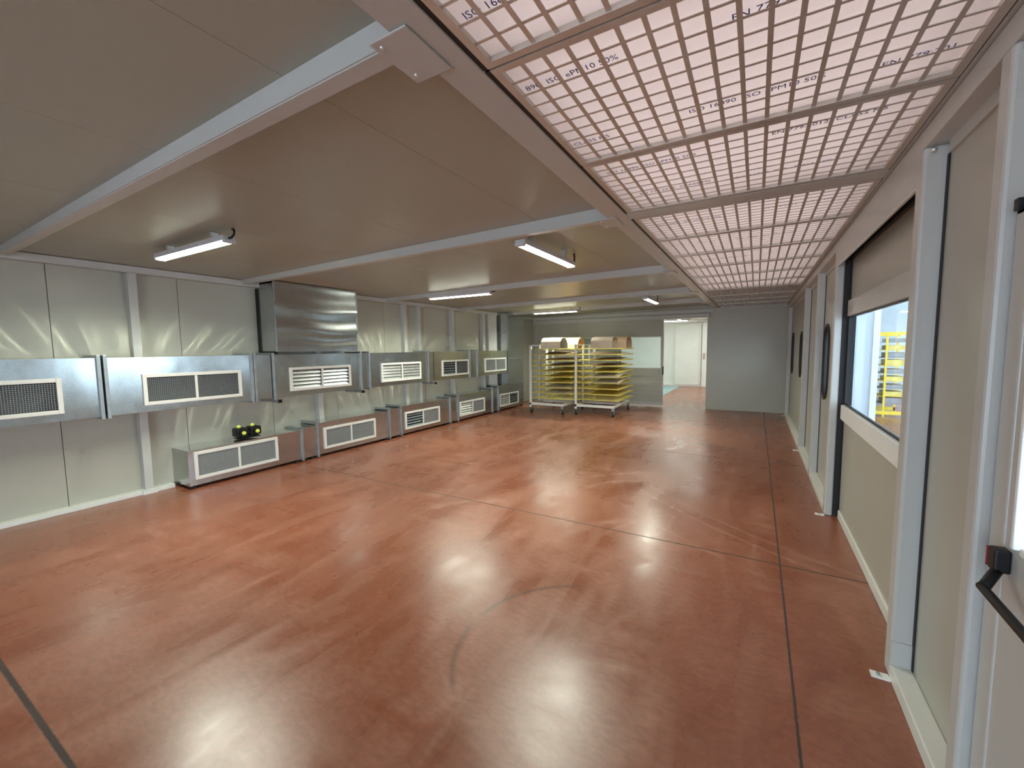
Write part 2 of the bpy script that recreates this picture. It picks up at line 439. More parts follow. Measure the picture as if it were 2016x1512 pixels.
struct(boxes('trim_8', [(XRW - 0.012, XRW, 2.03, 2.66, 2.545, 2.60), (XRW - 0.012, XRW, 5.2, 12.3, 2.545, 2.60)], STEEL))
# plenum edges: the long beam by the lamps, the strip by the right wall, two cross members
struct(boxes('trim_9', [(-1.03, -0.885, Y_BACK, Y_FAR - 0.05, ZP - 0.005, 2.90)], STEEL, bev=0.004))
struct(boxes('trim_10', [(0.632, XRW + 0.05, Y_BACK, Y_FAR - 0.05, ZP - 0.004, 2.90)], STEEL))
struct(boxes('trim_11', [(-0.885, 0.632, 3.265, 3.405, ZP, 2.90)], STEEL, bev=0.003))
struct(boxes('trim_12', [(-0.885, 0.632, 8.44, 8.53, ZP, 2.90)], STEEL, bev=0.003))

# far corner frame on the left
# ------------------------------------------------------------------ cross beams
beam_labels = ['ceiling cross beam nearest the camera', 'ceiling cross beam second from the camera', 'ceiling cross beam third from the camera',
               'ceiling cross beam fourth from the camera', 'ceiling cross beam fifth from the camera, in front of the far wall']
beam_ys = [(1.075, 1.155), (3.31, 3.39), (5.99, 6.07), (8.42, 8.50), (10.42, 10.50)]
for lab, (y0, y1) in zip(beam_labels, beam_ys):
    bm = bmesh.new()
    bm_box(bm, XL_POST - 0.06, -1.03, y0, y1, 0, 1, bev=0.0)
    for v in bm.verts:
        v.co.z = zb(v.co.x) if v.co.z < 0.5 else zc(v.co.x) + 0.01
    bmesh.ops.bevel(bm, geom=bm.edges[:], offset=0.006, segments=2, affect='EDGES')
    o = thing('ceiling_beam', 'pale painted steel ' + lab, 'beam', (-3.6, (y0 + y1) / 2, zb(-3.6)), 'cross beams under the sloping ceiling')
    obj('beam_tube', bm, STEEL, o)
    p = boxes('end_plate', [(-1.12, -0.96, y0 - 0.05, y1 + 0.10, ZP - 0.014, ZP - 0.006)], STEEL, o, bev=0.003)
    bm = bmesh.new()
    for yy in (y0 - 0.02, y1 + 0.06):
        bmesh.ops.create_uvsphere(bm, u_segments=10, v_segments=6, radius=0.009, matrix=Matrix.Translation((-1.09, yy, ZP - 0.014)))
    obj('bolt', bm, ALU, o, smooth=True)

# ------------------------------------------------------------------ posts
def left_post(y0, y1, lab, z0=0.0, z1=2.634, x1=XL_POST):
    o = thing('wall_post', lab, 'post', ((XL_WALL + x1) / 2, (y0 + y1) / 2, z0), 'steel posts along the left wall')
    boxes('post_tube', [(XL_WALL + 0.002, x1 + 0.004, y0, y1, z0, z1)], STEEL, o, bev=0.006)
    if z0 == 0.0 and y0 < 2.2:
        boxes('foot_plate', [(XL_WALL + 0.002, x1 + 0.02, y0 - 0.03, y1 + 0.03, 0.0, 0.054)], BASEP, o)
    return o
left_post(2.04, 2.125, 'pale wall post with foot plate, just left of the low duct run')
left_post(4.41, 4.50, 'pale wall post behind the low duct, right of the black yellow-lamped device')
left_post(6.45, 6.54, 'pale wall post behind the high duct grille with bright blades, right of the supply box')
left_post(6.88, 6.95, 'slim pale wall post just right of the one behind the bright bladed grille')
left_post(8.03, 8.12, 'pale wall post above the dark high grille, fourth panel from the supply box')
left_post(9.35, 9.47, 'narrow pale wall post left of the broad filler panel by the vertical duct')
left_post(9.58, 10.0, 'broad pale filler panel beside the vertical duct at the far end', x1=XL_POST + 0.03)

def right_post(y0, y1, lab, x1=XRW + 0.03, groove_strip=True, bolt=True, anchor=True, z1=2.60):
    o = thing('wall_post', lab, 'post', ((XR + x1) / 2, (y0 + y1) / 2, 0), 'steel posts along the right wall')
    boxes('post_tube', [(XR, x1, y0, y1, 0, z1)], STEEL, o, bev=0.012)
    if groove_strip:
        boxes('groove_strip', [(XRW - 0.006, XRW + 0.001, y0 - 0.022, y0, 0.075, z1 - 0.05)], RUBBER, o)  # black strip standing in for the dark groove between post and panel
    if bolt:
        bm = bmesh.new()
        bmesh.ops.create_uvsphere(bm, u_segments=12, v_segments=8, radius=0.014, matrix=Matrix.Translation((XR + 0.03, y0 - 0.006, z1 - 0.02)))
        obj('bolt', bm, ALU, o, smooth=True)
    if anchor:
        boxes('anchor_plate', [(XR - 0.075, XR + 0.0, y0 - 0.035, y0 + 0.015, 0.0, 0.006)], WHITE, o)
        bm = bmesh.new(); bm_cyl(bm, (XR - 0.045, y0 - 0.01, 0.006), (XR - 0.045, y0 - 0.01, 0.016), 0.009, 6)
        obj('anchor_bolt', bm, GALVD, o)
    return o
right_post(1.92, 2.00, 'grey white post between exit door and plain wall panel', anchor=False, bolt=True)
right_post(2.70, 2.80, 'grey white post at the near side of the windowed fast door')
right_post(5.10, 5.20, 'wide pale jamb post at the far side of the windowed fast door', x1=XR + 0.066, groove_strip=False, bolt=False)
right_post(6.52, 6.60, 'pale wall post second beyond the fast door on the right wall', bolt=False, anchor=False)
right_post(8.10, 8.18, 'pale wall post third beyond the fast door, partly hiding an oval window', bolt=False)
right_post(12.00, 12.08, 'pale corner post at the far end of the right wall', bolt=False)
# lower cover of the near post (grey sleeve)
boxes('post_sleeve', [(XR - 0.002, XRW, 2.694, 2.70, 0.075, 0.20)], STEEL, bpy.data.objects['wall_post.008'])

# ------------------------------------------------------------------ fast door (right wall)
d = bpy.data.objects.new('door_1', None); COL.objects.link(d); d['kind'] = 'structure'; d.location = (0.76, 4.0, 0); d['_base'] = (0.76, 4.0, 0)
LX = 0.752
boxes('lower_panel', [(LX, LX + 0.04, DY0, 5.05, 0.09, 0.985)], PANEL, d)
boxes('bottom_seal', [(LX - 0.012, LX + 0.04, DY0, 5.05, 0.0, 0.09)], BASEP, d, bev=0.01)
boxes('lower_rail', [(LX - 0.03, LX + 0.04, DY0, 5.06, 0.985, 1.125)], WHITE, d, bev=0.006)
boxes('upper_rail', [(LX - 0.02, LX + 0.04, DY0, 5.04, 1.965, 2.115)], STEEL, d, bev=0.006)
boxes('upper_panel', [(LX + 0.004, LX + 0.04, DY0, 5.05, 2.115, 2.492)], PANEL, d)
boxes('window_pane', [(LX + 0.012, LX + 0.018, DY0, 5.05, 1.125, 1.965)], GLASS, d)
boxes('window_bead', [(LX - 0.004, LX + 0.012, DY0, 5.04, 1.125, 1.140), (LX - 0.004, LX + 0.012, DY0, 5.04, 1.952, 1.965)], BLACK, d)
boxes('side_seal', [(XR + 0.066, LX + 0.05, 5.102, 5.19, 0.0, 2.60), (LX - 0.004, LX + 0.05, 5.05, 5.11, 0.02, 2.60)], RUBBER, d)
boxes('head_seal', [(LX - 0.02, LX + 0.05, DY0, 5.16, 2.492, 2.60)], RUBBER, d)
boxes('head_strip', [(XR + 0.001, XR + 0.016, 2.80, 5.10, 2.438, 2.452)], ALU, d, bev=0.004)
boxes('near_guide', [(XR + 0.03, XRW + 0.06, 2.80, DY0 + 0.02, 0, 2.46)], STEEL, d)

# ------------------------------------------------------------------ exit door (right edge)
EX = 0.665
d = bpy.data.objects.new('door_2', None); COL.objects.link(d); d['kind'] = 'structure'; d.location = (EX, 1.3, 0); d['_base'] = (EX, 1.3, 0)
boxes('door_frame', [(EX + 0.005, XRW + 0.03, 1.83, 1.905, 0, 2.115), (EX + 0.005, XRW + 0.03, 0.70, 0.76, 0, 2.115), (EX + 0.005, XRW + 0.03, 0.70, 1.905, 2.08, 2.125),
                     (EX - 0.004, EX + 0.02, 1.79, 1.812, 0, 2.07)], STEEL, d, bev=0.006)
panel_with_holes('door_leaf', 'x', EX + 0.025, 0.05, rect(0.76, 1.825, 0.01, 2.075), [rect(0.90, 1.755, 1.10, 1.95)], STEEL, d)
boxes('window_pane', [(EX + 0.02, EX + 0.026, 0.90, 1.755, 1.10, 1.95)], GLASS, d)
boxes('window_bead', [(EX - 0.004, EX + 0.02, 1.74, 1.757, 1.10, 1.95), (EX - 0.006, EX + 0.02, 0.90, 0.925, 1.10, 1.95), (EX - 0.006, EX + 0.02, 0.925, 1.70, 1.10, 1.122), (EX - 0.006, EX + 0.02, 0.925, 1.70, 1.93, 1.95)], WHITE, d, bev=0.004)
boxes('top_latch', [(EX - 0.010, EX + 0.006, 1.862, 1.885, 2.092, 2.128)], BLACK, d, bev=0.003)
pb = boxes('push_bar', [(EX - 0.037, EX, 1.742, 1.785, 1.022, 1.092)], BLACK, d, bev=0.006)
bm = bmesh.new(); bm_box(bm, EX - 0.039, EX - 0.012, 1.785, 1.789, 1.027, 1.087)
subpart('side_cap', bm, REDP, pb)
bm = bmesh.new()
bm_tube(bm, [(EX - 0.018, 1.762, 1.035), (EX - 0.045, 1.735, 1.003), (EX - 0.068, 1.705, 0.985)], 0.014, 10)
subpart('lever_arm', bm, BLACK, pb, smooth=True)
bm = bmesh.new()
bm_tube(bm, [(EX - 0.068, 1.716, 0.986), (EX - 0.078, 1.3, 0.984), (EX - 0.068, 0.80, 0.985)], 0.0125, 12)
subpart('bar', bm, BLACK, pb, smooth=True)

# ------------------------------------------------------------------ oval windows
for k, o4 in enumerate(OV):
    wnd = bpy.data.objects.new('window_%d' % (k + 1), None); COL.objects.link(wnd)
    wnd['kind'] = 'structure'; wnd.location = (XRW, (o4[0] + o4[1]) / 2, 1.5); wnd['_base'] = tuple(wnd.location)
    g = 0.03
    panel_with_holes('rim', 'x', XRW + 0.01, 0.05, capsule(*o4), [capsule(o4[0] + g, o4[1] - g, o4[2] + g, o4[3] - g)], RUBBER, wnd)
    panel_with_holes('pane', 'x', XRW + 0.02, 0.006, capsule(o4[0] + g, o4[1] - g, o4[2] + g, o4[3] - g), [], GLASS, wnd)

# ------------------------------------------------------------------ sliding door on the far wall
d = bpy.data.objects.new('door_3', None); COL.objects.link(d); d['kind'] = 'structure'; d.location = (-3.5, Y_FAR - 0.05, 0); d['_base'] = tuple(d.location)
SX0, SX1, SY = -4.76, -2.275, Y_FAR - 0.045
panel_with_holes('door_leaf', 'y', SY, 0.04, rect(SX0, SX1, 0.045, 2.475), [rect(SX0 + 0.05, SX1 - 0.055, 1.11, 1.985)], PANEL, d)
boxes('window_pane', [(SX0 + 0.05, SX1 - 0.055, SY - 0.004, SY + 0.004, 1.11, 1.985)], GLASS, d)
boxes('window_bead', [(SX0 + 0.05, SX1 - 0.055, SY - 0.026, SY - 0.016, 1.095, 1.115), (SX0 + 0.05, SX1 - 0.055, SY - 0.026, SY - 0.016, 1.98, 1.998), (SX1 - 0.06, SX1 - 0.045, SY - 0.026, SY - 0.016, 1.095, 1.998)], WHITE, d)
boxes('panel_rib', [(SX0, SX1, SY - 0.024, SY - 0.018, 0.70, 0.716), (SX0, SX1, SY - 0.024, SY - 0.018, 0.36, 0.376), (SX0, SX1, SY - 0.026, SY - 0.018, 0.05, 0.12)], STEEL, d)
boxes('edge_seal', [(SX1, SX1 + 0.018, SY - 0.02, SY + 0.02, 0.05, 2.47)], STEEL, d)
boxes('handle', [(SX1 - 0.005, SX1 + 0.03, SY - 0.05, SY - 0.018, 0.92, 1.15)], BLACK, d, bev=0.006)

# ------------------------------------------------------------------ filters above
def text_mesh(s, size, loc):
    cu = bpy.data.curves.new('ink', 'FONT'); cu.body = s; cu.size = size; cu.extrude = 0.0002; cu.resolution_u = 2
    tmp = bpy.data.objects.new('ink', cu); COL.objects.link(tmp)
    dg = bpy.context.evaluated_depsgraph_get()
    me = bpy.data.meshes.new_from_object(tmp.evaluated_get(dg))
    bpy.data.objects.remove(tmp)
    bm = bmesh.new(); bm.from_mesh(me); bpy.data.meshes.remove(me)
    bmesh.ops.transform(bm, matrix=Matrix.Translation(loc) @ Matrix.Rotation(math.pi, 4, 'X'), verts=bm.verts[:])
    return bm
def text_width(s, size):
    cu = bpy.data.curves.new('ink', 'FONT'); cu.body = s; cu.size = size
    tmp = bpy.data.objects.new('ink', cu); COL.objects.link(tmp)
    bpy.context.view_layer.update()
    wd = tmp.dimensions.x
    bpy.data.objects.remove(tmp); bpy.data.curves.remove(cu)
    return wd
def words(s, size):
    res, i, bar = [], 0, text_width('|', size)
    for wd in s.split():
        i = s.index(wd, i)
        res.append((wd, text_width(s[:i] + '|', size) - bar if i else 0.0)); i += len(wd)
    return res
FX0, FX1 = -0.865, 0.628
def ceiling_filter(y0, y1, lab, rows, texts, cols=17):
    o = thing('ceiling_filter', lab, 'filter', ((FX0 + FX1) / 2, (y0 + y1) / 2, ZP), 'ceiling filters in the row above the right wall')
    # fleece with soft pillows
    bm = bmesh.new()
    nx, ny = 51, 31
    vs = []
    for i in range(nx):
        for j in range(ny):
            x = FX0 + 0.03 + (FX1 - FX0 - 0.06) * i / (nx - 1); y = y0 + 0.02 + (y1 - y0 - 0.04) * j / (ny - 1)
            s = noise.noise(Vector((x * 2.2, y * 2.2, 3.1))) * 0.012
            vs.append(bm.verts.new((x, y, ZP + 0.0185 + s * 0.6)))
    for i in range(nx - 1):
        for j in range(ny - 1):
            bm.faces.new((vs[i * ny + j], vs[(i + 1) * ny + j], vs[(i + 1) * ny + j + 1], vs[i * ny + j + 1]))
    obj('fleece', bm, MEDIA, o, smooth=True)
    bm = bmesh.new()
    t = 0.030
    bm_box(bm, FX0, FX0 + t, y0, y1, ZP, ZP + 0.05); bm_box(bm, FX1 - t, FX1, y0, y1, ZP, ZP + 0.05)
    bm_box(bm, FX0 + t, FX1 - t, y0, y0 + t, ZP, ZP + 0.05); bm_box(bm, FX0 + t, FX1 - t, y1 - t, y1, ZP, ZP + 0.05)
    obj('frame', bm, GRIDM, o)
    bm = bmesh.new()
    h = 0.0085
    for i in range(1, cols):
        x = FX0 + t + (FX1 - FX0 - 2 * t) * i / cols
        bm_box(bm, x - h, x + h, y0 + t, y1 - t, ZP + 0.004, ZP + 0.0065)
    for j in range(1, rows):
        y = y0 + t + (y1 - y0 - 2 * t) * j / rows
        bm_box(bm, FX0 + t, FX1 - t, y - 0.0055, y + 0.0055, ZP + 0.0066, ZP + 0.009)
    obj('wire_grid', bm, GRIDM, o)
    for s, x, y in texts:
        if y0 < y < y1:
            for wd, off in words(s, 0.042):
                obj('printed_word', text_mesh(wd, 0.042, (x + off, y, ZP + 0.0098)), INK, o)
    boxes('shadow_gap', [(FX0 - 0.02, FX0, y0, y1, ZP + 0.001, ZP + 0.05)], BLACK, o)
ISO = 'ISO 16890  ISO ePM10 50%'; EN = 'EN 779:2012  CLASS M5'
TX = [(ISO, -0.805, 1.13), ('890  ISO ePM10 50%', -0.812, 1.545), (EN, -0.10, 1.56), (EN, 0.30, 1.13), ('CLASS M5', -0.822, 2.068), (ISO, -0.285, 2.05), (EN, 0.36, 2.09),
      (ISO, -0.785, 2.495), (EN, 0.03, 2.46), (EN, -0.70, 2.93), (ISO, -0.15, 2.965), (ISO, -0.4, 0.75),
      (ISO, -0.75, 3.75), (EN, 0.0, 3.72), (ISO, -0.2, 4.6), (EN, -0.8, 4.55), (ISO, -0.6, 5.5)]
TX = [(s if x + 0.024 * len(s) < 0.60 else s[:max(3, int((0.60 - x) / 0.024))], x, y) for s, x, y in TX]
fl = ['ceiling filter behind the camera edge, nearest in the row', 'ceiling filter second in the row, with large blue print', 'ceiling filter third in the row, before the first cross member',
      'ceiling filter just beyond the first cross member', 'ceiling filter second beyond the first cross member', 'ceiling filter third beyond the first cross member',
      'ceiling filter fourth beyond the first cross member', 'ceiling filter fifth beyond the first cross member', 'ceiling filter sixth beyond the first cross member, touching the second',
      'ceiling filter just beyond the second cross member', 'ceiling filter second beyond the second cross member', 'ceiling filter third beyond the second cross member', 'ceiling filter against the far wall']
fy = [(0.40, 1.345), (1.355, 2.29), (2.30, 3.245)] + [(3.42 + 0.835 * k + 0.004, 3.42 + 0.835 * (k + 1) - 0.004) for k in range(6)] + [(8.55 + 0.95 * k + 0.004, 8.55 + 0.95 * (k + 1) - 0.004) for k in range(4)]
fl[0] = 'gridded ceiling filter nearest the camera, cut by the top edge of the picture'
for lab, (a, b_) in zip(fl, fy):
    ceiling_filter(a, b_, lab if lab.startswith('gridded') else 'gridded ' + lab, 10, TX)
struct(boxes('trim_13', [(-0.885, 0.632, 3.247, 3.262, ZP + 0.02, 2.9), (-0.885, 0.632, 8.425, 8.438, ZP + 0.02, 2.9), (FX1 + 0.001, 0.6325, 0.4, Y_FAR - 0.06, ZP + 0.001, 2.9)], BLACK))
struct(boxes('trim_14', [(-0.885, 0.632, Y_BACK, 0.40, ZP, 2.75)], STEEL))

# ------------------------------------------------------------------ ducts on the left wall
DXF, DXB = -6.0, -6.415
def lin(a, b_, step):
    n = max(1, round((b_ - a) / step)); return [a + (b_ - a) * i / n for i in range(n + 1)]
def duct_sheet(bm, y0, y1, z0, z1, hole=None, amp=0.0035, seed=0.0, xf=DXF, xb=DXB, z1b=None):
    """sheet metal box open towards the wall, rippled, with a recessed opening for a grille"""
    ys = lin(y0, y1, 0.05) if not hole else lin(y0, hole[0], 0.05)[:-1] + lin(hole[0], hole[1], 0.05) + lin(hole[1], y1, 0.05)[1:]
    zs = lin(z0, z1, 0.05) if not hole else lin(z0, hole[2], 0.05)[:-1] + lin(hole[2], hole[3], 0.05) + lin(hole[3], z1, 0.05)[1:]
    xs = lin(xb, xf, 0.06)
    def edge(t, a, b_): return min(1.0, 6 * min(t - a, b_ - t) / (b_ - a) + 0.0)
    def rip(u, v, s): return noise.noise(Vector((u * 4.2, v * 1.6, s))) * amp + noise.noise(Vector((u * 9.0, v * 2.5, s + 7))) * amp * 0.5
    F = {}
    for i, y in enumerate(ys):
        for j, z in enumerate(zs):
            k = max(0.0, edge(z, z0, z1))
            if hole and hole[0] - 0.02 < y < hole[1] + 0.02 and hole[2] - 0.02 < z < hole[3] + 0.02: k = 0.0
            F[i, j] = bm.verts.new((xf + rip(y, z, seed) * k, y, z))
    for i in range(len(ys) - 1):
        for j in range(len(zs) - 1):
            if hole and hole[0] - 1e-4 <= ys[i] < hole[1] - 1e-4 and hole[2] - 1e-4 <= zs[j] < hole[3] - 1e-4: continue
            bm.faces.new((F[i, j], F[i + 1, j], F[i + 1, j + 1], F[i, j + 1]))
    T = {}
    for i, y in enumerate(ys):
        for q, x in enumerate((xb, xf)): T[i, q] = bm.verts.new((x, y, z0))
    for i in range(len(ys) - 1):
        bm.faces.new((T[i, 0], T[i + 1, 0], T[i + 1, 1], T[i, 1]))
    for yy in (y0, y1):
        bm.faces.new([bm.verts.new((a, yy, c)) for a, c in ((xb, z0), (xf, z0), (xf, z1), (xb, z1))])
def duct_top(bm, y0, y1, z1, amp, seed, xf=DXF, xb=DXB):
    ys, xs = lin(y0, y1, 0.02), lin(xb, xf, 0.05)
    T = {}
    for i, y in enumerate(ys):
        for q, x in enumerate(xs):
            k = max(0.0, min(1.0, 8 * (xf - x) + 0.15)) * min(1.0, 12 * min(y - y0, y1 - y) / (y1 - y0))
            h = noise.noise(Vector((y * 5.0, x * 1.2, seed + 3))) * amp * 4.0 + noise.noise(Vector((y * 10.0, x * 1.0, seed + 9))) * amp * 1.9
            T[i, q] = bm.verts.new((x, y, z1 + h * k))
    for i in range(len(ys) - 1):
        for q in range(len(xs) - 1):
            bm.faces.new((T[i, q], T[i + 1, q], T[i + 1, q + 1], T[i, q + 1]))
def grille(o, y0, y1, z0, z1, style, frame_mat=None):
    """frame, centre bar and infill of one grille; opening y0..y1, z0..z1"""
    f = 0.029; x0, x1 = DXF - 0.004, DXF + 0.022
    ym = (y0 + y1) / 2
    fr = boxes('grille_frame', [(x0, x1, y0 - 0.01, y0 + f, z0 - 0.01, z1 + 0.01), (x0, x1, y1 - f, y1 + 0.01, z0 - 0.01, z1 + 0.01), (x0, x1, y0 + f, y1 - f, z1 - f, z1 + 0.01),
                             (x0, x1, y0 + f, y1 - f, z0 - 0.01, z0 + f), (x0, x1 - 0.004, ym - 0.014, ym + 0.014, z0 + f, z1 - f)], frame_mat or GRILLE, o, bev=0.004)
    boxes('grille_box', [(DXF - 0.16, DXF - 0.155, y0, y1, z0, z1), (DXF - 0.16, DXF - 0.005, y0, y0 + 0.004, z0, z1), (DXF - 0.16, DXF - 0.005, y1 - 0.004, y1, z0, z1),
                         (DXF - 0.16, DXF - 0.005, y0, y1, z0, z0 + 0.004), (DXF - 0.16, DXF - 0.005, y0, y1, z1 - 0.004, z1)], DARKIN, o)
    for k, (a, b_) in enumerate(((y0 + f, ym - 0.014), (ym + 0.014, y1 - f))):
        st = style[k]
        bm = bmesh.new(); za, zb_ = z0 + f, z1 - f
        if st in 'mf':
            step, r = (0.019, 0.0019) if st == 'm' else (0.0125, 0.0028)
            for y in lin(a, b_, step)[1:-1]: bm_box(bm, x0 + 0.006, x0 + 0.009, y - r, y + r, za, zb_)
            for z in lin(za, zb_, step)[1:-1]: bm_box(bm, x0 + 0.009, x0 + 0.012, a, b_, z - r, z + r)
            subpart('wire_mesh', bm, WIRE if st == 'm' else FINE, fr)
        else:
            tilt = {'s': 0.75, 'd': 0.35, 't': 0.9}[st]
            n = 5
            hgt = (zb_ - za) / n
            for q in range(n):
                zc_ = za + hgt * (q + 0.5)
                dx, dz = 0.030 * math.cos(tilt), hgt * 0.56 * math.sin(tilt) + 0.010
                seg = []
                for t in (-1, -0.4, 0.3, 1):
                    bul = 0.006 * (1 - t * t)
                    seg.append([bm.verts.new((x0 - 0.02 + dx * t * -1 + bul, yy, zc_ + dz * t)) for yy in (a + 0.002, b_ - 0.002)])
                for A, B in zip(seg, seg[1:]): bm.faces.new((A[0], A[1], B[1], B[0]))
            s = subpart('louvre', bm, ALU if st != 'd' else GALVD, fr)
            md = s.modifiers.new('thickness', 'SOLIDIFY'); md.thickness = 0.002
def flange(name, o, y, z0, z1, w=0.016, xo=0.028):
    boxes(name, [(DXF - 0.02, DXF + xo, y - w, y + w, z0 - xo, z1 + xo), (DXB + 0.03, DXF - 0.02, y - w, y + w, z1 - 0.001, z1 + xo), (DXB + 0.03, DXF - 0.02, y - w, y + w, z0 - xo, z0 + 0.001)], GALVD, o, bev=0.003)
UZ0, UZ1 = 1.030, 1.655
def duct_section(name, y0, y1, z0, z1, lab, group, g=None, style='mm', fl=(), seed=0.0, frame_mat=None, amp=0.0035):
    o = thing(name, lab, 'air duct', ((DXF + DXB) / 2, (y0 + y1) / 2, z0), group)
    bm = bmesh.new()
    duct_sheet(bm, y0, y1, z0, z1, g, seed=seed, amp=amp)
    obj('duct_casing', bm, GALV, o, smooth=True)
    bm = bmesh.new(); duct_top(bm, y0, y1, z1, amp, seed)
    obj('top_sheet', bm, GALVT, o, smooth=True)
    if g: grille(o, *g, style, frame_mat)
    for y in fl: flange('flange', o, y, z0, z1)
    return o
GU = 'upper duct sections along the left wall'
UG = lambda a, b_: (a, b_, 1.115, 1.45)
duct_section('air_duct', -2.0, 0.10, UZ0, UZ1, 'upper galvanised duct section before the left edge of the picture', GU, seed=1)
duct_section('air_duct', 0.12, 1.645, UZ0, UZ1, 'upper galvanised duct section cut by the left edge of the picture', GU, UG(0.31, 1.34), 'mm', (1.635,), 2)
duct_section('air_duct', 1.675, 3.185, UZ0, UZ1, 'upper galvanised duct section with dark mesh grille, second from the left', GU, UG(2.00, 3.035), 'mm', (1.685, 3.185), 3)
duct_section('duct_collar', 3.22, 3.455, UZ0, UZ1, 'short plain upper duct collar left of the supply box', GU, None, '', (3.225,), 4, amp=0.001)
duct_section('air_duct', 3.49, 5.015, UZ0, UZ1, 'upper duct section with bright blades directly below the supply box', GU, UG(3.74, 4.805), 'ss', (3.485, 5.03), 5)
duct_section('duct_collar', 5.06, 5.20, UZ0, UZ1, 'short upper duct collar right of the supply box', GU, None, '', (), 6, amp=0.001)
duct_section('air_duct', 5.225, 6.76, UZ0, UZ1, 'upper duct section whose white grille shows wide shining blades, right of the supply box', GU, UG(5.50, 6.55), 'tt', (5.22,), 7, WHITE)
duct_section('duct_collar', 6.79, 6.96, UZ0, UZ1, 'short upper duct collar left of the half dark grille', GU, None, '', (6.785,), 8, amp=0.001)
duct_section('air_duct', 6.98, 8.27, UZ0, UZ1, 'yellowish upper duct section with half dark grille', GU, UG(7.25, 8.265 - 0.04), 'dm', (8.285,), 9)
duct_section('duct_collar', 8.32, 8.57, UZ0, UZ1, 'short upper duct collar right of the half dark grille', GU, None, '', (), 10, amp=0.001)
duct_section('air_duct', 8.60, 10.085, UZ0, UZ1, 'last upper duct section with small grey grille beside the vertical duct', GU, UG(8.94, 9.97), 'ff', (8.595,), 11, WHITE)
GL = 'lower duct sections standing along the left wall'
LZ0 = 0.045
LG = lambda a, b_: (a, b_, 0.128, 0.455)
def lower(name, y0, y1, z1, lab, *a, **k):
    o = duct_section(name, y0, y1, LZ0, z1, lab, GL, *a, **k)
    boxes('foot', [(DXF - 0.09, DXF - 0.03, y0 + 0.02, y0 + 0.08, 0, LZ0), (DXF - 0.09, DXF - 0.03, y1 - 0.08, y1 - 0.02, 0, LZ0), (DXB + 0.1, DXB + 0.16, y0 + 0.02, y0 + 0.08, 0, LZ0)], RUBBER, o)
    return o
lower('air_duct', 2.37, 3.85, 0.49, 'lower galvanised duct section nearest the camera, under the black device', LG(2.44, 3.475), 'ff', (3.865,), 21)
lower('duct_collar', 3.89, 4.11, 0.52, 'short lower duct collar right of the black device', None, '', (), 22, amp=0.001)
lower('air_duct', 4.145, 5.625, 0.555, 'lower duct section with dull grey mesh, second grille from the near end', LG(4.255, 5.295), 'ff', (4.13,), 23)
lower('duct_collar', 5.665, 5.93, 0.575, 'short lower duct collar before the third lower grille', None, '', (5.645,), 24, amp=0.001)
lower('air_duct', 5.965, 7.465, 0.595, 'lower duct section with striped grille, third from the near end', LG(6.07, 7.105), 'df', (5.95,), 25)
lower('duct_collar', 7.505, 7.752, 0.60, 'short lower duct collar before the fourth lower grille', None, '', (7.485,), 26, amp=0.001)
lower('air_duct', 7.79, 9.25, 0.63, 'lower duct section with pale bladed grille, fourth from the near end', LG(7.865, 8.885), 'sf', (7.775,), 27)
lower('duct_collar', 9.285, 9.54, 0.66, 'short lower duct collar beside the vertical duct', None, '', (9.268,), 28, amp=0.001)
lower('air_duct', 9.58, 11.0, 0.70, 'last lower duct section below the vertical duct', LG(9.63, 10.66), 'sd', (9.562,), 29, amp=0.0005)
# vertical riser
o = thing('air_duct', 'tall vertical galvanised duct rising to the ceiling at the far end', 'air duct', ((DXF + DXB) / 2, 10.56, 0.70), 'vertical ducts on the left wall')
bm = bmesh.new(); duct_sheet(bm, 10.105, 11.02, 0.705, 2.715, seed=31, amp=0.002)
obj('duct_casing', bm, GALV, o, smooth=True)
boxes('seam_strip', [(DXF - 0.01, DXF + 0.012, 10.11, 11.02, 1.42, 1.445), (DXF - 0.01, DXF + 0.012, 10.11, 11.02, 0.705, 0.73), (DXF - 0.005, DXF + 0.012, 10.105, 10.125, 0.73, 2.6), (DXB + 0.05, DXF, 10.095, 10.106, 2.14, 2.165)], GALVD, o)
# supply box from the ceiling
o = thing('supply_box', 'galvanised supply box hanging from the ceiling onto the upper duct', 'air duct', ((DXF + DXB) / 2, 4.26, 1.69))
bm = bmesh.new()
y0, y1, z0, z1 = 3.545, 4.99, 1.695, 2.68
F = {}
ys, zs = lin(y0, y1, 0.06), lin(z0, z1, 0.03)
for i, y in enumerate(ys):
    for j, z in enumerate(zs):
        k = max(0, min(1, 8 * min(z - z0, z1 - z) / (z1 - z0)))
        wv = 0.0035 * math.sin((z - z0) * 2 * math.pi / 0.27 + 2.2 * noise.noise(Vector((y * 1.2, z * 1.5, 5)))) + 0.018 * noise.noise(Vector((y * 1.0, z * 3.6, 2)))
        F[i, j] = bm.verts.new((DXF + 0.012 + wv * k, y, z))
for i in range(len(ys) - 1):
    for j in range(len(zs) - 1):
        bm.faces.new((F[i, j], F[i + 1, j], F[i + 1, j + 1], F[i, j + 1]))
obj('front_sheet', bm, GALV, o, smooth=True)
boxes('box_casing', [(DXB, DXF, y0, y0 + 0.004, z0, z1 + 0.03), (DXB, DXF, y1 - 0.004, y1, z0, z1), (DXB, DXF, y0, y1, z0, z0 + 0.004), (DXB, DXF + 0.004, y0, y1, z1, z1 + 0.03)], GALV, o)
boxes('corner_strip', [(DXF - 0.004, DXF + 0.016, y0 - 0.003, y0 + 0.018, z0, z1), (DXF - 0.004, DXF + 0.016, y1 - 0.018, y1 + 0.003, z0, z1)], GALVD, o)
boxes('base_gasket', [(DXB, DXF + 0.015, y0 - 0.01, y0 + 0.02, z0 - 0.03, z0 + 0.008)], RUBBER, o)
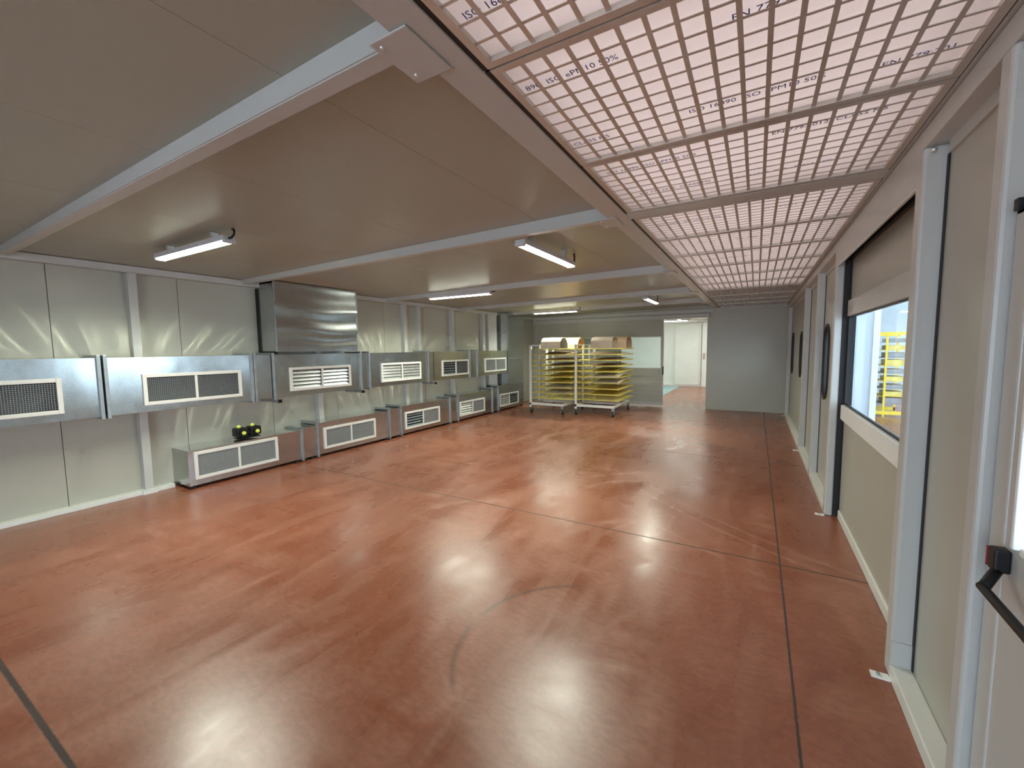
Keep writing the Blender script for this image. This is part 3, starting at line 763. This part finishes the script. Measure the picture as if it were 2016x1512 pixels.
boxes('rear_gap_strip', [(DXB, DXB + 0.05, y0 - 0.016, y0, z0, 2.62)], RUBBER, o)  # black strip standing in for the dark gap at the back of the box
# wall brackets with black end caps
for y, lab in ((3.50, 'black capped bracket arm under the upper duct, below the left side of the supply box'), (5.00, 'black capped bracket arm under the upper duct, below the right side of the supply box'),
               (6.94, 'black capped bracket arm under the upper duct, left of the half dark grille')):
    o = thing('duct_bracket', lab, 'bracket', (DXB, y, 0.98), 'bracket arms carrying the upper duct')
    boxes('arm', [(DXB, DXF + 0.03, y + 0.02, y + 0.06, 0.962, 1.001)], GALVD, o)
    boxes('end_cap', [(DXF + 0.03, DXF + 0.05, y + 0.015, y + 0.065, 0.957, 1.003)], BLACK, o)

# ------------------------------------------------------------------ black device with yellow knobs
o = thing('twin_lamp_unit', 'black twin device with four round yellow lamps on the lower duct', 'device', (-6.13, 3.15, 0.506))
for y in (3.06, 3.24):
    bm = bmesh.new()
    bm_box(bm, -6.22, -6.07, y - 0.075, y + 0.075, 0.535, 0.655, bev=0.022)
    bm_cyl(bm, (-6.07, y, 0.59), (-6.045, y, 0.59), 0.052, 20)
    h = obj('lamp_head', bm, BLACK, o)
    bm = bmesh.new(); bmesh.ops.create_uvsphere(bm, u_segments=16, v_segments=10, radius=0.027, matrix=Matrix.Translation((-6.040, y, 0.59)))
    s = subpart('front_lens', bm, YLAMP, h, smooth=True)
    bm = bmesh.new(); bmesh.ops.create_uvsphere(bm, u_segments=16, v_segments=10, radius=0.027, matrix=Matrix.Translation((-6.15, y - 0.01, 0.668)))
    s = subpart('top_lens', bm, YLAMP, h, smooth=True)
boxes('base', [(-6.21, -6.07, 3.0, 3.30, 0.506, 0.52), (-6.17, -6.11, 3.02, 3.28, 0.51, 0.54)], BLACK, o, bev=0.008)
boxes('bridge', [(-6.18, -6.10, 3.12, 3.18, 0.56, 0.62)], BLACK, o, bev=0.01)

# ------------------------------------------------------------------ batten lamps
def batten(cx, cy, along, L, lab, group, zceil, cable_end=1, dm=DIFF, zl=2.63):
    o = thing('batten_lamp', lab, 'lamp', (cx, cy, zceil), group)
    def P(a, s, z): return (cx + a, cy + s, z) if along == 'x' else (cx + s, cy + a, z)
    def bx(name, a0, a1, s0, s1, z0, z1, mtl, bev=0.004):
        p, q = P(a0, s0, z0), P(a1, s1, z1)
        return boxes(name, [(min(p[0], q[0]), max(p[0], q[0]), min(p[1], q[1]), max(p[1], q[1]), z0, z1)], mtl, o, bev=bev)
    bx('housing', -L / 2, L / 2, -0.052, 0.052, zl + 0.011, zl + 0.055, HOUSE)
    bm = bmesh.new()
    prof = [(-0.047, zl + 0.012), (-0.041, zl + 0.003), (-0.028, zl - 0.005), (0.028, zl - 0.005), (0.041, zl + 0.003), (0.047, zl + 0.012)]
    A = [bm.verts.new(P(-L / 2 + 0.02, s, z)) for s, z in prof]; B = [bm.verts.new(P(L / 2 - 0.02, s, z)) for s, z in prof]
    for k in range(5): bm.faces.new((A[k], A[k + 1], B[k + 1], B[k]))
    obj('diffuser', bm, dm, o)
    if dm is DIFF:
        l = area('lamp_beam', (0, 0, 0), L - 0.06, 0.056, LAMP_W * L / 1.3, (0.94, 1.0, 0.84))
        l.data.spread = math.radians(152)
        l.parent = o; l.location = (0, 0, zl - 0.006 - zceil)
        l.rotation_euler = (0, 0, 0 if along == 'x' else math.pi / 2)
    for e in (-1, 1):
        bx('end_cap', e * L / 2 - 0.022, e * L / 2 + 0.022, -0.047, 0.047, zl - 0.006, zl + 0.022, HOUSE)
    for e in (-1, 1):
        bx('mounting_clip', e * L * 0.32 - 0.012, e * L * 0.32 + 0.012, -0.03, 0.03, zl + 0.055, zceil, ALU, 0.0)
    c = cable_end
    bm = bmesh.new()
    e = c * L / 2
    bm_tube(bm, [P(e - c * 0.01, 0, zl + 0.035), P(e + c * 0.05, 0, zl + 0.036), P(e + c * 0.085, 0, zl + 0.055), P(e + c * 0.09, 0, (zl + zceil) / 2 + 0.03), P(e + c * 0.06, 0.01, zceil - 0.008), P(e + c * 0.02, 0.02, zceil - 0.002)], 0.009, 8)
    obj('cable', bm, BLACK, o, smooth=True)
    return o
GB = 'batten lamps under the ceiling'
batten(-4.565, 1.96, 'x', 1.32, 'lit batten lamp nearest the camera, above the left wall duct', GB, zc(-4.71))
batten(-1.88, 4.02, 'y', 1.23, 'lit batten lamp pointing along the room, nearer of the two beside the filter row', GB, zc(-1.94))
batten(-4.60, 6.09, 'x', 1.35, 'lit crosswise batten lamp in the middle of the left row', GB, zc(-4.75))
batten(-4.63, 10.28, 'x', 1.25, 'lit crosswise batten lamp farthest down the left row, near the trolleys', GB, zc(-4.78))
batten(-1.90, 8.98, 'y', 1.10, 'lit batten lamp pointing along the room, farther of the two beside the filter row', GB, zc(-1.96))

# ------------------------------------------------------------------ drying trolleys
def sheet(x0, x1, y0, y1, z, lab, mtl, bend=0.0, tilt=0.0, thick=0.008, ph=0.0, name='wooden_sheet'):
    bm = bmesh.new()
    n = 14; mm = 6
    rows = []
    for i in range(n + 1):
        y = y0 + (y1 - y0) * i / n
        rows.append([])
        for j in range(mm + 1):
            t = i / n; u = j / mm
            dz = bend * math.sin(math.pi * t) * (0.7 + 0.3 * math.sin(3 * u + ph)) + tilt * t
            rows[-1].append(bm.verts.new((x0 + (x1 - x0) * u, y, z + dz + thick / 2)))
    for a, b_ in zip(rows, rows[1:]):
        for j in range(mm): bm.faces.new((a[j], a[j + 1], b_[j + 1], b_[j]))
    bmesh.ops.solidify(bm, geom=bm.faces[:], thickness=thick)
    o = obj(name, bm, mtl, smooth=False)
    # origin at the sheet
    c = Vector(((x0 + x1) / 2, (y0 + y1) / 2, z))
    o.data.transform(Matrix.Translation(-c)); o.location = c
    return tag(o, lab, 'sheet', 'sheets drying on the trolleys')
def arch(x0, x1, yc, wd, h, z, lab, mtl, flat=0.0):
    bm = bmesh.new()
    n = 18
    outer, inner = [], []
    for i in range(n + 1):
        a = math.pi * i / n
        cy_ = -math.cos(a); sz = math.sin(a) ** (0.7 if not flat else 0.45)
        outer.append((yc + cy_ * wd / 2, z + sz * h)); inner.append((yc + cy_ * (wd / 2 - 0.012), z + sz * (h - 0.012)))
    for pa in (outer, inner):
        for (ya, za), (yb, zb_) in zip(pa, pa[1:]):
            bm.faces.new([bm.verts.new(p) for p in ((x0, ya, za), (x1, ya, za), (x1, yb, zb_), (x0, yb, zb_))])
    for x in (x0, x1):
        for k in range(n):
            bm.faces.new([bm.verts.new((x, *p)) for p in (outer[k], outer[k + 1], inner[k + 1], inner[k])])
    bmesh.ops.remove_doubles(bm, verts=bm.verts[:], dist=1e-4)
    o = obj('curved_wooden_sheet', bm, mtl)
    c = Vector(((x0 + x1) / 2, yc, z)); o.data.transform(Matrix.Translation(-c)); o.location = c
    return tag(o, lab, 'sheet', 'curved sheets on top of the trolleys')
TIERS = 10
def tier_z(k): return 1.675 - 0.142 * k
def trolley(x0, x1, y0, y1, lab, armx, topframe):
    o = thing('drying_trolley', lab, 'trolley', ((x0 + x1) / 2, (y0 + y1) / 2, 0), 'wheeled drying trolleys')
    zb0, zb1 = 0.215, 0.275
    boxes('base_frame', [(x0, x1, y0, y0 + 0.05, zb0, zb1), (x0, x1, y1 - 0.05, y1, zb0, zb1), (x0, x0 + 0.05, y0 + 0.05, y1 - 0.05, zb0, zb1), (x1 - 0.05, x1, y0 + 0.05, y1 - 0.05, zb0, zb1), (x0, x1, (y0 + y1) / 2 - 0.025, (y0 + y1) / 2 + 0.025, zb0, zb1)], CARTW, o, bev=0.004)
    for q, yy in enumerate((y0, y0 + (y1 - y0) * 0.36, y0 + (y1 - y0) * 0.68, y1 - 0.055)):
        boxes('upright', [(x0, x0 + 0.055, yy, yy + 0.055, zb1 if q else 0.16, 1.78)], CARTW, o, bev=0.004)
    for cx, cy in ((x0 + 0.035, y0 + 0.035), (x1 - 0.035, y0 + 0.035), (x0 + 0.035, y1 - 0.035), (x1 - 0.035, y1 - 0.035)):
        c = boxes('caster', [(cx - 0.03, cx + 0.03, cy - 0.03, cy + 0.03, 0.145, zb0), (cx - 0.024, cx - 0.019, cy - 0.03, cy + 0.03, 0.055, 0.145), (cx + 0.019, cx + 0.024, cy - 0.03, cy + 0.03, 0.055, 0.145)], GALVD, o)
        bm = bmesh.new(); bm_cyl(bm, (cx - 0.016, cy + 0.02, 0.065), (cx + 0.016, cy + 0.02, 0.065), 0.065, 20)
        subpart('wheel', bm, RUBBER, c)
    na = 8
    for k in range(TIERS):
        z = tier_z(k)
        bm = bmesh.new()
        for a in range(na):
            yy = y0 + 0.03 + (y1 - y0 - 0.06) * a / (na - 1)
            bm_cyl(bm, (x0 + 0.02, yy, z), (x0 + armx, yy, z), 0.008, 8)
        for xx in (0.10, 0.55, armx - 0.02):
            bm_cyl(bm, (x0 + xx, y0 + 0.01, z - 0.014), (x0 + xx, y1 - 0.01, z - 0.014), 0.006, 8)
        obj('arm_tier', bm, YROD, o, smooth=True)
    if topframe:
        boxes('top_frame', [(x0, x0 + 0.28, y0, y0 + 0.03, 1.76, 1.79), (x0, x0 + 0.03, y0, y1, 1.76, 1.79), (x0 + 0.25, x0 + 0.28, y0, y0 + 0.5, 1.76, 1.79)], CARTW, o, bev=0.003)
    else:
        boxes('top_frame', [(x0, x0 + 0.03, y0, y1, 1.76, 1.79)], CARTW, o, bev=0.003)
    return o
A = (-5.165, -4.20, 9.80, 11.28)
B = (-3.965, -2.94, 9.97, 11.44)
trolley(*A, 'white wheeled drying trolley with yellow arms, left of the pair', 1.18, True)
trolley(*B, 'white wheeled drying trolley with yellow arms, right of the pair', 1.12, False)
S1 = [(1, TAN, 0.07, 0, 'warped brown sheet on the second tier of the left trolley'), (2, BROWN, 0.02, .03, 'dark brown sheet on the third tier of the left trolley'),
      (3, BROWN, 0.015, .04, 'dark brown sheet on the fourth tier of the left trolley'), (4, OLIVE, 0.02, .05, 'olive yellow sheet on the fifth tier of the left trolley'),
      (5, OLIVE, 0.02, .05, 'olive yellow sheet on the sixth tier of the left trolley'), (6, OLIVE, 0.03, .06, 'olive yellow sheet on the seventh tier of the left trolley'),
      (7, CREAM2, 0.02, .05, 'pale sheet on the eighth tier of the left trolley'), (8, CREAM2, 0.03, .06, 'pale sheet on the ninth tier of the left trolley')]
for k, mt_, bend, tl, lab in S1:
    dx = random.uniform(0, .1)
    sheet(A[0] + 0.36 + dx, A[0] + (1.14 if mt_ is CREAM2 else 1.10), A[2] + (0.0 if mt_ is CREAM2 else 0.05), A[3] - 0.1, tier_z(k) + 0.0085, lab, mt_, bend, tl, ph=k)
S2 = [(1, BROWN, 0.05, .02, 'warped dark brown sheet on the second tier of the right trolley'), (2, TAN, 0.02, .04, 'brown sheet on the third tier of the right trolley'),
      (3, TAN, 0.02, .03, 'brown sheet on the fourth tier of the right trolley'), (4, OLIVE, 0.03, .05, 'olive yellow sheet on the fifth tier of the right trolley'),
      (5, CREAM2, 0.07, .05, 'thick pale sheet on the sixth tier of the right trolley'), (6, CREAM2, 0.03, .075, 'tilted whitish sheet on the seventh tier of the right trolley'),
      (7, OLIVE, 0.01, .02, 'olive yellow sheet on the eighth tier of the right trolley'), (8, OLIVE, 0.01, .02, 'olive yellow sheet on the ninth tier of the right trolley')]
for k, mt_, bend, tl, lab in S2:
    dx = random.uniform(0, .12)
    sheet(B[0] + 0.32 + dx, B[0] + (1.14 if mt_ is CREAM2 else 1.06), B[2] + (-0.02 if mt_ is CREAM2 else 0.05), B[3] - 0.12, tier_z(k) + 0.0085, lab, mt_, bend, tl, ph=k)
zt = tier_z(0) + 0.009
sheet(A[0] - 0.12, A[0] + 0.98, A[2] + 0.02, A[2] + 0.62, zt, 'pale flat sheet on the top tier of the left trolley, under the cream arch', CREAM2, 0.0, 0.0, 0.006)
arch(-4.87, -4.32, A[2] + 0.33, 0.52, 0.285, zt + 0.0065, 'cream curved sheet on top of the left trolley', CREAM)
arch(-4.62, -4.10, A[2] + 1.02, 0.56, 0.300, zt, 'orange tan curved sheet behind the cream one on the left trolley', mat('orange_tan_sheet', (0.80, 0.52, 0.26), 0.55))
arch(-3.57, -3.03, B[2] + 0.34, 0.54, 0.285, zt, 'grey brown curved sheet at the front of the right trolley top', add_noise(mat('grey_tan_sheet', (0.52, 0.42, 0.33), 0.55), 5, 0.1, 0.05, 0, (1, 9, 1)), 1)
arch(-3.40, -2.86, B[2] + 1.02, 0.56, 0.300, zt, 'darker brown curved sheet behind the grey brown one on the right trolley', TAN, 1)

# ------------------------------------------------------------------ next room seen through the opening
struct(boxes('wall_next_far', [(-7.5, 1.8, 19.5, 19.58, 0, 2.9)], NEXTW))
struct(boxes('wall_next_left', [(-7.58, -7.5, Y_FAR + 0.08, 19.58, 0, 2.9)], NEXTW))
struct(boxes('wall_next_right', [(0.9, 0.98, Y_FAR + 0.08, 19.58, 0, 2.9)], NEXTW))
struct(boxes('ceiling_next', [(-7.5, 1.8, Y_FAR + 0.08, 19.58, 2.80, 2.9)], NEXTW))
struct(boxes('trim_15', [(-7.5, 0.9, y, y + 0.08, 2.70, 2.80) for y in (14.2, 16.4, 18.6)] + [(x, x + 0.08, Y_FAR + 0.1, 19.5, 2.72, 2.80) for x in (-4.0, -2.6, -1.2)], GRIDM))
struct(boxes('baseboard_next', [(-7.5, 0.9, 19.44, 19.5, 0, 0.07)], WHITE))
d = bpy.data.objects.new('door_4', None); COL.objects.link(d); d['kind'] = 'structure'; d.location = (-2.5, 19.45, 0); d['_base'] = tuple(d.location)
boxes('door_leaf', [(-3.05, -2.10, 19.44, 19.49, 0.09, 2.62)], NEXTW, d)
boxes('door_frame', [(-2.10, -2.02, 19.40, 19.49, 0.06, 2.66), (-3.05, -2.02, 19.42, 19.49, 0.05, 0.09), (-3.11, -3.05, 19.42, 19.49, 0.06, 2.66)], BASEP, d)
boxes('door_handle', [(-1.93, -1.87, 19.36, 19.44, 1.18, 1.42)], TAN, d)
boxes('side_post', [(-1.98, -1.72, 19.42, 19.49, 0.0, 2.66)], WHITE, d)
tag(boxes('floor_mat', [(-5.2, -2.78, 14.6, 19.2, 0.0, 0.008)], MATB), 'blue green floor mat in the bright room beyond the far opening', 'mat')
GN = 'batten lamps in the bright room beyond'
for cx, cy, lab in ((-3.3, 14.0, 'lit batten lamp just inside the bright next room, left of the opening'), (-2.95, 17.4, 'lit batten lamp deeper in the bright next room, top left of the opening'),
                    (-1.45, 15.6, 'lit batten lamp in the bright next room, top right of the opening'), (-0.6, 17.9, 'lit batten lamp in the back right of the bright next room'),
                    (-5.3, 16.0, 'lit batten lamp on the left side of the bright next room')):
    batten(cx, cy, 'x', 1.3, lab, GN, 2.80, 1, DIFF2, 2.69)

# ------------------------------------------------------------------ hall outside the right wall
o = thing('hall_cabinet', 'pale blue booth cabinet with louvred vent outside the fast door window', 'cabinet', (1.25, 9.1, 0))
boxes('cabinet_body', [(0.95, 1.60, 8.7, 9.6, 0, 3.0)], PALEB, o)
boxes('corner_post', [(1.60, 1.68, 8.66, 8.74, 0, 3.0)], WHITE, o)
boxes('vent', [(1.10, 1.34, 8.685, 8.70, 2.0 + 0.03 * k, 2.018 + 0.03 * k) for k in range(-5, 7)], STEEL, o)
boxes('vent_frame', [(1.08, 1.36, 8.68, 8.70, 1.825, 1.84), (1.08, 1.36, 8.68, 8.70, 2.21, 2.225)], WHITE, o)
o = thing('storage_rack', 'bright yellow storage rack full of trays outside the fast door window', 'rack', (2.6, 13.2, 0))
RX0, RX1, RY0, RY1 = 2.08, 3.02, 12.8, 13.7
for x in (RX0, (RX0 + RX1) / 2 + 0.05, RX1 - 0.04):
    for y in (RY0, RY1 - 0.04):
        boxes('rack_post', [(x, x + 0.04, y, y + 0.04, 0.0, 1.98)], YRACK, o)
boxes('rack_rail', [(RX0, RX1, RY0 - 0.01, RY0 + 0.035, 1.90, 1.98), (RX0, RX1, RY0 - 0.01, RY0 + 0.035, 0.06, 0.14), (RX0, RX1, RY1 - 0.04, RY1, 1.90, 1.98), (RX0, RX1, RY1 - 0.04, RY1, 0.06, 0.14)], YRACK, o)
for k in range(9):
    z = 0.30 + 0.18 * k
    boxes('rack_shelf', [(RX0, RX1, RY0 + 0.04, RY1 - 0.04, z, z + 0.012)], YRACK if k % 2 else SHELFM, o)
for k in range(9):
    z = 0.312 + 0.18 * k
    for q, x in enumerate((RX0 + 0.06, RX0 + 0.56)):
        mt_ = [CREAM2, SHELFM, WHITE, OLIVE][(k * 2 + q) % 4]
        nm = ['near', 'far'][q]
        t_ = boxes('tray', [(x, x + 0.36, RY0 + 0.08, RY0 + 0.6, z, z + 0.08 + 0.06 * random.random())], mt_, bev=0.006)
        tag(t_, '%s tray on shelf %s of the yellow rack, %s column' % (['pale', 'grey', 'white', 'olive'][(k * 2 + q) % 4], ['one from the bottom', 'two from the bottom', 'three from the bottom', 'four from the bottom', 'in the middle', 'four from the top', 'three from the top', 'two from the top', 'at the top'][k], ['left', 'right'][q]), 'tray', 'trays on the yellow rack')
struct(boxes('wall_hall', [(0.95, 8.0, 18.0, 18.1, 0, 5.0)], HALLG))
struct(boxes('ceiling_hall_shade', [(0.95, 6.5, -7.0, 18.1, 5.0, 5.1)], HALLG))  # unseen roof added to dim the daylight in the hall
